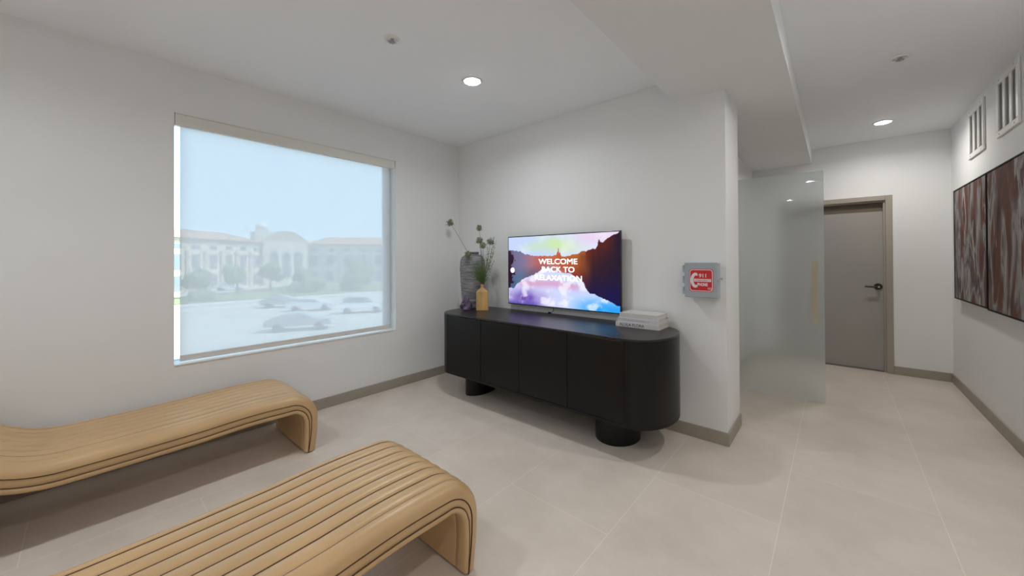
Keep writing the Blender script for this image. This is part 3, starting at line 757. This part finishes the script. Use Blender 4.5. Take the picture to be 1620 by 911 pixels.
# telephone handset
bm = bmesh.new(); cxh = scx - 0.046; pairs = []
out_ = [(0.022, 0.050)] + [(0.012 + 0.034 * math.cos(math.radians(a)), 0.054 * math.sin(math.radians(a))) for a in range(100, 261, 10)] + [(0.022, -0.050)]
inn_ = [(0.025, 0.032)] + [(0.016 + 0.018 * math.cos(math.radians(a)), 0.036 * math.sin(math.radians(a))) for a in [115 + 130 * i / 16 for i in range(17)]] + [(0.025, -0.032)]
for (a, c), (d, e) in zip(out_, inn_): pairs.append((bm.verts.new((cxh + a, -0.1031, scz + c)), bm.verts.new((cxh + d, -0.1031, scz + e))))
for (p, q), (r, t_) in zip(pairs, pairs[1:]): bm.faces.new((p, q, t_, r))
link('handset_symbol', local(bm, pb), M['stickerwhite'], st)
bm = bolder(text_bm('911', 0.045, 0.025, 0.0), 0.0010); move(bm, (scx + 0.010, -0.1032, scz + 0.033)); link('number_print', local(bm, pb), M['stickerwhite'], st)
link('white_band', local(BX(scx - 0.044, scx + 0.064, -0.1034, -0.1028, scz - 0.010, scz + 0.010), pb), M['stickerwhite'], st)
bm = text_bm('EMERGENCY', 0.096, 0.0135, 0.0); move(bm, (scx + 0.012, -0.1040, scz)); link('word_print', local(bm, pb), M['red'], st)
bm = bolder(text_bm('PHONE', 0.064, 0.020, 0.0), 0.0010); move(bm, (scx + 0.010, -0.1032, scz - 0.029)); link('word_print', local(bm, pb), M['stickerwhite'], st)
bm = bmesh.new()
for cc in (scx + 0.050, scx + 0.061):
    for i in range(16):
        a0, a1 = 2 * math.pi * i / 16, 2 * math.pi * (i + 1) / 16
        v = [bm.verts.new((cc + r * math.cos(a), -0.1032, scz - 0.056 + r * math.sin(a))) for r, a in ((0.007, a0), (0.007, a1), (0.0045, a1), (0.0045, a0))]
        bm.faces.new(v)
link('maker_mark', local(bm, pb), M['stickerwhite'], st)
for k in range(3):
    zc = pz0 + 0.045 + k * 0.078
    bm = bmesh.new()
    tube(bm, [(px0 - 0.012, -0.088, zc - 0.024), (px0 - 0.012, -0.088, zc + 0.024)], 0.006, 10)
    box(bm, px0 - 0.012, px0 - 0.0005, -0.096, -0.090, zc - 0.026, zc - 0.004); box(bm, px0 - 0.012, px0 - 0.0005, -0.076, -0.070, zc + 0.004, zc + 0.026)
    link('hinge', local(bm, pb), M['greymetal'], pb)
bm = bmesh.new(); box(bm, px1 + 0.0015, px1 + 0.014, -0.098, -0.070, scz + 0.004, scz + 0.018); tube(bm, [(px1 + 0.010, -0.084, scz + 0.011), (px1 + 0.030, -0.084, scz + 0.013)], [0.006, 0.008], 10)
link('latch', local(bm, pb), M['steel'], pb)

# ------------------------------------------------------------------ tan leather chaise longues
def arc(cy, cz, r, a0, a1, n):
    return [(cy + r * math.cos(math.radians(a0 + (a1 - a0) * i / n)), cz + r * math.sin(math.radians(a0 + (a1 - a0) * i / n))) for i in range(n + 1)]
def chaise(x0, yo, lab):
    W = 0.61
    t = empty('chaise_longue', (x0 + W / 2, yo - 1.0, 0), lab, 'chaise longue', 'tan leather chaise longues')
    RT = 0.185; TOP = 0.405
    leg = [(yo - 0.020, 0.002), (yo - 0.014, 0.04), (yo - 0.006, 0.10), (yo - 0.001, 0.16), (yo, TOP - RT)]
    cur = arc(yo - RT, TOP - RT, RT, 0, 90, 16)[1:]
    seat = []
    y_end = yo - 1.13
    for i in range(1, 21):
        s = i / 20; y = yo - RT + (y_end - (yo - RT)) * s
        z = TOP + 0.006 * math.sin(math.pi * min(1, s * 2.2)) * (1 if s < .4545 else 0) - 0.016 * sst(0.05, .9, s)
        seat.append((y, z))
    zl = seat[-1][1]
    R2 = 0.36; up = [(y_end - R2 * math.sin(math.radians(a)), zl + R2 - R2 * math.cos(math.radians(a))) for a in [4 * k for k in range(1, 14)]]
    yb, zb = up[-1]; d = (-math.cos(math.radians(52)), math.sin(math.radians(52)))
    back = [(yb + d[0] * 0.05 * k, zb + d[1] * 0.05 * k) for k in range(1, 9)]
    path = leg + cur + seat + up + back
    split = 3     # ring where the leg becomes the seat
    def frame(i):
        a = Vector(path[max(i - 1, 0)]); b = Vector(path[min(i + 1, len(path) - 1)]); tg = (b - a).normalized()
        return Vector(path[i]), Vector((-tg.y, tg.x))      # inward normal points to the hollow side
    def thick(i):
        z = path[i][1]
        if i < len(leg): return 0.078 + 0.022 * (i / len(leg))
        if i < len(leg) + len(cur): return 0.100 + 0.022 * ((i - len(leg)) / len(cur))
        return 0.122
    # cross-section (u across, d from the outer face inwards as fraction handled below)
    seams = [0.060 + 0.07 * k for k in range(8)]
    def section(T):
        s = []
        ne = 7
        # left bolster edge, from side up to first seam
        for k in range(ne + 1):
            a = math.pi / 2 * k / ne; s.append((0.050 - 0.050 * math.cos(a), 0.052 - 0.050 * math.sin(a)))
        s.append((0.0565, 0.0035)); s.append((0.060, 0.013))
        for a0, b0 in zip(seams, seams[1:]):
            for k in range(1, 9):
                q = k / 9; h = (4 * q * (1 - q)) ** 0.5
                crown = -0.003 * math.sin(math.pi * ((a0 + (b0 - a0) * q) / W))
                s.append((a0 + (b0 - a0) * q, 0.013 - 0.013 * h + crown * h))
            s.append((b0, 0.013))
        s.append((W - 0.0565, 0.0035))
        for k in range(ne, -1, -1):
            a = math.pi / 2 * k / ne; s.append((W - (0.050 - 0.050 * math.cos(a)), 0.052 - 0.050 * math.sin(a)))
        # right side: piping groove, band, piping groove, lower bolster
        lo = [(0.0, 0.0535), (-0.003, 0.056), (-0.0015, 0.060), (-0.001, T * .74), (-0.003, T * .755), (0.0, T * .775), (0.002, T * .84), (0.0, T * .93), (-0.010, T * .985), (-0.03, T), (-0.060, T - 0.001), (-0.063, T - 0.006), (-0.066, T)]
        for du, v in lo: s.append((W + du, v))
        for k in range(1, 8): s.append((0.544 - 0.478 * k / 8, T + 0.004 * math.sin(math.pi * k / 8)))
        for du, v in reversed(lo): s.append((-du, v))
        return s
    secs = [section(thick(i)) for i in range(len(path))]
    def build(i0, i1, cap0, cap1):
        bm = bmesh.new(); rings = []
        idx = list(range(i0, i1 + 1))
        def mk(i, shrink, push):
            p, nrm = frame(i); tg = Vector((nrm.y, -nrm.x)); T = thick(i); r = []
            for u, v in secs[i]:
                uu = W / 2 + (u - W / 2) * (1 - shrink); vv = T / 2 + (v - T / 2) * (1 - shrink * 3)
                q = p + nrm * vv + tg * push
                r.append(bm.verts.new((x0 + uu - t.location.x, q.x - t.location.y, q.y)))
            return r
        if cap0: pass
        for i in idx: rings.append(mk(i, 0, 0))
        if cap1:
            for sh, pu in ((0.012, 0.012), (0.04, 0.026), (0.10, 0.034)): rings.append(mk(i1, sh, pu))
        n = len(rings[0])
        for a, b in zip(rings, rings[1:]):
            for k in range(n): bm.faces.new((a[k], a[(k + 1) % n], b[(k + 1) % n], b[k]))
        def close(r, flip):
            f = bm.faces.new(r[::-1] if flip else r); bmesh.ops.triangulate(bm, faces=[f])
        close(rings[0], True); close(rings[-1], False)
        return bm
    last = len(path) - 1
    link('seat_cushion', build(split, last, False, True), M['leather'], t, smooth=True, auto=60)
    lg = link('front_leg', build(0, split, True, False), M['leather'], t, smooth=True, auto=60)
    for side in (0, 1):
        for fr in (0.056, None):
            bm = bmesh.new(); pl = []
            for i in range(len(path)):
                p, nrm = frame(i); v = fr if fr else thick(i) * .757
                q = p + nrm * v; pl.append((x0 + (W - 0.0008 if side else 0.0008) - t.location.x, q.x - t.location.y, q.y))
            pl[0] = (pl[0][0], pl[0][1], 0.004)
            tube(bm, pl, 0.0026, 6); link('piping', bm, M['thread'], t, smooth=True, auto=60)
    for u in seams:
        bm = bmesh.new(); pl = []
        for i in range(len(path)):
            p, nrm = frame(i); q = p + nrm * 0.0065
            pl.append((x0 + u - t.location.x, q.x - t.location.y, max(0.004, q.y)))
        tube(bm, pl, 0.0020, 6); link('channel_seam', bm, M['seam'], t, smooth=True, auto=60)
    # rear leg: ribbon leaving the underside and curving down to the floor
    rp = [(yo - 1.37, 0.40)] + [(yo - 1.45 - 0.17 * math.sin(math.radians(a)), 0.23 + 0.17 * math.cos(math.radians(a))) for a in range(0, 91, 10)] + [(yo - 1.62, 0.10), (yo - 1.61, 0.001)]
    bm = bmesh.new(); rings = []
    for i, (y, z) in enumerate(rp):
        a = Vector(rp[max(i - 1, 0)]); b = Vector(rp[min(i + 1, len(rp) - 1)]); tg = (b - a).normalized(); nr = Vector((-tg.y, tg.x))
        T = 0.085; r = []
        for u, v in ((0.02, 0), (0, 0.02), (0, T - 0.02), (0.02, T), (W - 0.02, T), (W, T - 0.02), (W, 0.02), (W - 0.02, 0)):
            q = Vector((y, z)) + nr * v; r.append(bm.verts.new((x0 + u - t.location.x, q.x - t.location.y, max(0.001, q.y))))
        rings.append(r)
    for a, b in zip(rings, rings[1:]):
        for k in range(8): bm.faces.new((a[k], a[(k + 1) % 8], b[(k + 1) % 8], b[k]))
    bm.faces.new(rings[0][::-1]); bm.faces.new(rings[-1])
    link('rear_leg', bm, M['underside'], t, smooth=True, auto=50)
    return t
chaise(0.105, -1.865, 'tan channel-quilted leather chaise longue nearest the window wall')
chaise(1.645, -1.808, 'tan channel-quilted leather chaise longue in the foreground')

# ------------------------------------------------------------------ outside, seen through the shade
GZ = -4.2
struct(link('outdoor_ground', BX(-260, -1.2, -160, 200, GZ - 0.3, GZ), M['asphalt']))
def strip(pts, z0, z1, m, name, lab, cat):
    return tag(link(name, prism(pts, z0, z1), m), lab, cat)
strip([(-64, -40), (-60, -40), (-59.6, 31), (-60.5, 60), (-76, 48), (-88, 31), (-86, 24), (-77, 14), (-66, -2)], GZ, GZ + 0.15, M['lawn'], 'lawn_bed', 'green planted strip before the cream building outside', 'lawn').update_tag()
strip([(-57.5, -20), (-55.5, -20), (-54.2, 30), (-56.2, 30)], GZ, GZ + 0.15, M['concrete'], 'kerb_island', 'pale kerb island running across the car park, nearer the planted strip', 'kerb')
strip([(-50.5, 2), (-49.2, 2), (-48.5, 40), (-49.8, 40)], GZ, GZ + 0.15, M['concrete'], 'kerb_island', 'pale kerb island in the car park close behind the parked cars', 'kerb')

office = empty('office_building', (-93.5, 27.2, GZ), 'cream office building with clay roofs and domed tower seen through the window shade', 'building')
def wing(p0, p1, depth, zr=7.5, ze=5.3):
    """long block with hipped roof; p0->p1 front line at ground, interior away from the viewer"""
    a, b = Vector((*p0, 0)), Vector((*p1, 0)); d = (b - a); L = d.length; d.normalize()
    nrm = Vector((-d.y, d.x, 0))
    if nrm.x > 0: nrm = -nrm
    t = office; off = Vector((a.x, a.y, 0)) - Vector((office.location.x, office.location.y, 0))
    rot = Matrix(((d.x, nrm.x, 0), (d.y, nrm.y, 0), (0, 0, 1)))
    def place(bm):
        for v in bm.verts: v.co = rot @ v.co + off
        return bm
    h = ze - GZ
    link('building_wall', place(BX(0, L, 0, depth, 0, h)), M['stucco'], t)
    link('cornice', place(BX(-0.3, L + 0.3, -0.4, depth + .3, h - 0.25, h + 0.15)), M['stone'], t)
    bm = bmesh.new(); o = 0.7; rh = zr - GZ; i = depth * .5
    v = [bm.verts.new(p) for p in ((-o, -o, h + .15), (L + o, -o, h + .15), (L + o, depth + o, h + .15), (-o, depth + o, h + .15), (i * .7, i, rh), (L - i * .7, i, rh))]
    for f in ((0, 1, 5, 4), (1, 2, 5), (2, 3, 4, 5), (3, 0, 4), (3, 2, 1, 0)): bm.faces.new([v[k] for k in f])
    link('roof', place(bm), M['rooftile'], t)
    nb = int(L / 3.3)
    for k in range(nb):
        xc = (k + .5) * L / nb
        for z0, z1, w in ((h - 1.7, h - 0.95, 1.5), (h - 5.4, h - 2.7, 1.6), (0.4, 3.0, 1.7)):
            link('window', place(BX(xc - w / 2, xc + w / 2, -0.06, 0.05, z0, z1)), M['darkglass'], t)
        link('pilaster', place(BX(xc + L / nb / 2 - .3, xc + L / nb / 2 + .3, -0.25, 0.0, 0, h - 2.1)), M['stone'], t)
    return t
wing((-71.5, -6.0), (-93.6, 22.6), 12)
wing((-94.0, 31.8), (-80.0, 53.6), 12)
# centre block with arched front and domed lantern tower
cbk = office
bm = BX(-9, 0.9, -4.6, 4.6, 0, 10.2); link('building_wall', bm, M['stucco'], cbk)
ap = [(-4.6, 10.2)] + [(-4.6 + 9.2 * i / 20, 10.2 + 2.4 * math.sin(math.pi * i / 20)) for i in range(1, 20)] + [(4.6, 10.2)]
bm = bmesh.new(); A = [bm.verts.new((0.9, y, z)) for y, z in ap]; B = [bm.verts.new((-6.0, y, z)) for y, z in ap]
bm.faces.new(A); bm.faces.new(B[::-1])
for i in range(len(ap)): bm.faces.new((A[i], A[(i + 1) % len(ap)], B[(i + 1) % len(ap)], B[i]))
link('arched_gable', bm, M['stone'], cbk)
for yy in (-2.5, 0, 2.5):
    pts_ = [(-0.85, 0), (0.85, 0), (0.85, 5.2)] + [(0.85 * math.cos(math.radians(a)), 5.2 + 0.85 * math.sin(math.radians(a))) for a in range(20, 180, 20)] + [(-0.85, 5.2)]
    bm = bmesh.new(); A = [bm.verts.new((0.96, yy + y, 1.6 + z)) for y, z in pts_]; B = [bm.verts.new((0.85, yy + y, 1.6 + z)) for y, z in pts_]
    bm.faces.new(A); bm.faces.new(B[::-1])
    for i in range(len(pts_)): bm.faces.new((A[i], A[(i + 1) % len(pts_)], B[(i + 1) % len(pts_)], B[i]))
    link('arched_window', bm, M['darkglass'], cbk)
bm = BX(-3.5, 0.2, -6.0, -2.6, 0, 12.2); link('tower', bm, M['stucco'], cbk)
bm = bmesh.new(); lathe(bm, [(1.2, 12.2), (1.2, 13.1), (1.35, 13.15), (1.1, 13.8), (0.6, 14.2), (0.1, 14.4)], cx=-1.6, cy=-4.3, n=16); link('lantern_dome', bm, M['carwhite'], cbk, smooth=True)

def tree(x, y, h, r, lab, seed, trunk=True):
    rr = random.Random(seed); t = empty('shade_tree' if trunk else 'shrub', (x, y, GZ + 0.151), lab, 'tree' if trunk else 'shrub', 'trees and shrubs outside')
    bm = bmesh.new()
    for k in range(9 if trunk else 5):
        c = Vector((rr.gauss(0, r * .38), rr.gauss(0, r * .38), (h - r + rr.gauss(0, r * .3)) if trunk else r * .45))
        bmesh.ops.create_icosphere(bm, subdivisions=3, radius=r * rr.uniform(.45, .65), matrix=Matrix.Translation(c))
    for v in bm.verts:
        w = noise.noise(v.co * 2.4 + Vector((seed, 0, 0))) * .30 * r * .5; v.co += v.co.normalized() * w
        v.co.z = max(v.co.z, 0.0)
    link('crown' if trunk else 'foliage', bm, M['treeleaf'], t, smooth=True)
    if trunk:
        bm = bmesh.new(); tube(bm, [(0, 0, 0), (0.08, 0, h * .4), (0, 0.1, h * .75)], [0.16, 0.12, 0.07], 8); link('trunk', bm, M['bark'], t, smooth=True)
for i, (x, y, h, r, lab, tr) in enumerate([
    (-62.2, 7.0, 1.6, 1.5, 'low round shrub on the kerb island at the lower left of the window view', False),
    (-68, 7.6, 4.4, 1.5, 'leafy tree before the left wing, nearest the window edge', True),
    (-71.5, 13.2, 4.7, 1.6, 'leafy tree before the middle of the left wing', True),
    (-75, 19.0, 4.6, 1.6, 'leafy tree before the right part of the left wing', True),
    (-77, 25.2, 4.2, 1.8, 'leafy tree before the lantern tower', True),
    (-66, 22.5, 3.2, 2.3, 'wide low tree in the planted strip below the arched entrance', True),
    (-63, 28.5, 4.0, 2.2, 'bushy tree standing alone right of the arched entrance', True),
    (-74, 36.0, 4.8, 2.2, 'leafy tree before the left part of the shaded wing', True),
    (-68, 40.0, 4.6, 2.2, 'leafy tree before the right part of the shaded wing', True)]):
    tree(x, y, h, r, lab, i + 2, tr)

def car(x, y, ang, paint, lab, suv=False, s=1.0):
    t = empty('parked_car', (x, y, GZ), lab, 'car', 'cars in the car park', rz=math.radians(ang))
    if suv: side = [(-2.3, .45), (-2.3, 1.05), (-2.15, 1.15), (-1.75, 1.72), (0.55, 1.75), (1.25, 1.15), (2.2, 1.02), (2.3, .75), (2.3, .45)]
    else: side = [(-2.3, .42), (-2.32, .90), (-1.8, 1.0), (-1.05, 1.38), (0.25, 1.42), (1.1, .98), (2.1, .84), (2.3, .65), (2.3, .42)]
    bm = bmesh.new(); rows = []
    for yy, k in ((-.86, .93), (-.90, 1), (.90, 1), (.86, .93)):
        rows.append([bm.verts.new((px * (k if False else 1), yy * (0.80 if pz > 1.1 else 1), pz)) for px, pz in side])
    n = len(side)
    for a, b in zip(rows, rows[1:]):
        for i in range(n): bm.faces.new((a[i], a[(i + 1) % n], b[(i + 1) % n], b[i]))
    bm.faces.new(rows[0][::-1]); bm.faces.new(rows[-1])
    link('car_body', bm, paint, t, bevel=0.06)
    top = 1.66 if suv else 1.33
    gl = [(-1.85, 1.17), (-1.6, top), (0.45, top), (1.0, 1.15)] if suv else [(-1.55, 1.03), (-1.0, top), (0.2, top), (0.85, 1.02)]
    bm = bmesh.new()
    A = [bm.verts.new((px, -.90 if pz < 1.1 else -.745, pz)) for px, pz in gl]; B = [bm.verts.new((px, .90 if pz < 1.1 else .745, pz)) for px, pz in gl]
    bm.faces.new(A[::-1]); bm.faces.new(B)
    for i in range(4): bm.faces.new((A[i], A[(i + 1) % 4], B[(i + 1) % 4], B[i]))
    link('car_windows', bm, M['darkglass'], t)
    for wx in (-1.42, 1.42):
        for wy in (-.82, .82):
            bm = bmesh.new(); tube(bm, [(wx, wy - .1, .33), (wx, wy + .1, .33)], 0.33, 20); link('wheel', bm, M['tyre'], t)
car(-40.6, 13.3, 62, M['carwhite'], 'white saloon car parked in the middle of the window view')
car(-34.6, 16.2, 60, M['carwhite'], 'white high-roofed car parked at the right of the window view', True)
car(-46.5, 12.4, 62, M['cargrey'], 'grey car parked just left behind the white saloon')
car(-29.0, 8.2, 62, M['cargrey'], 'dark grey car parked in front, nearest the window')
car(-83.0, 14.6, 60, M['carwhite'], 'small distant white car before the left office wing')
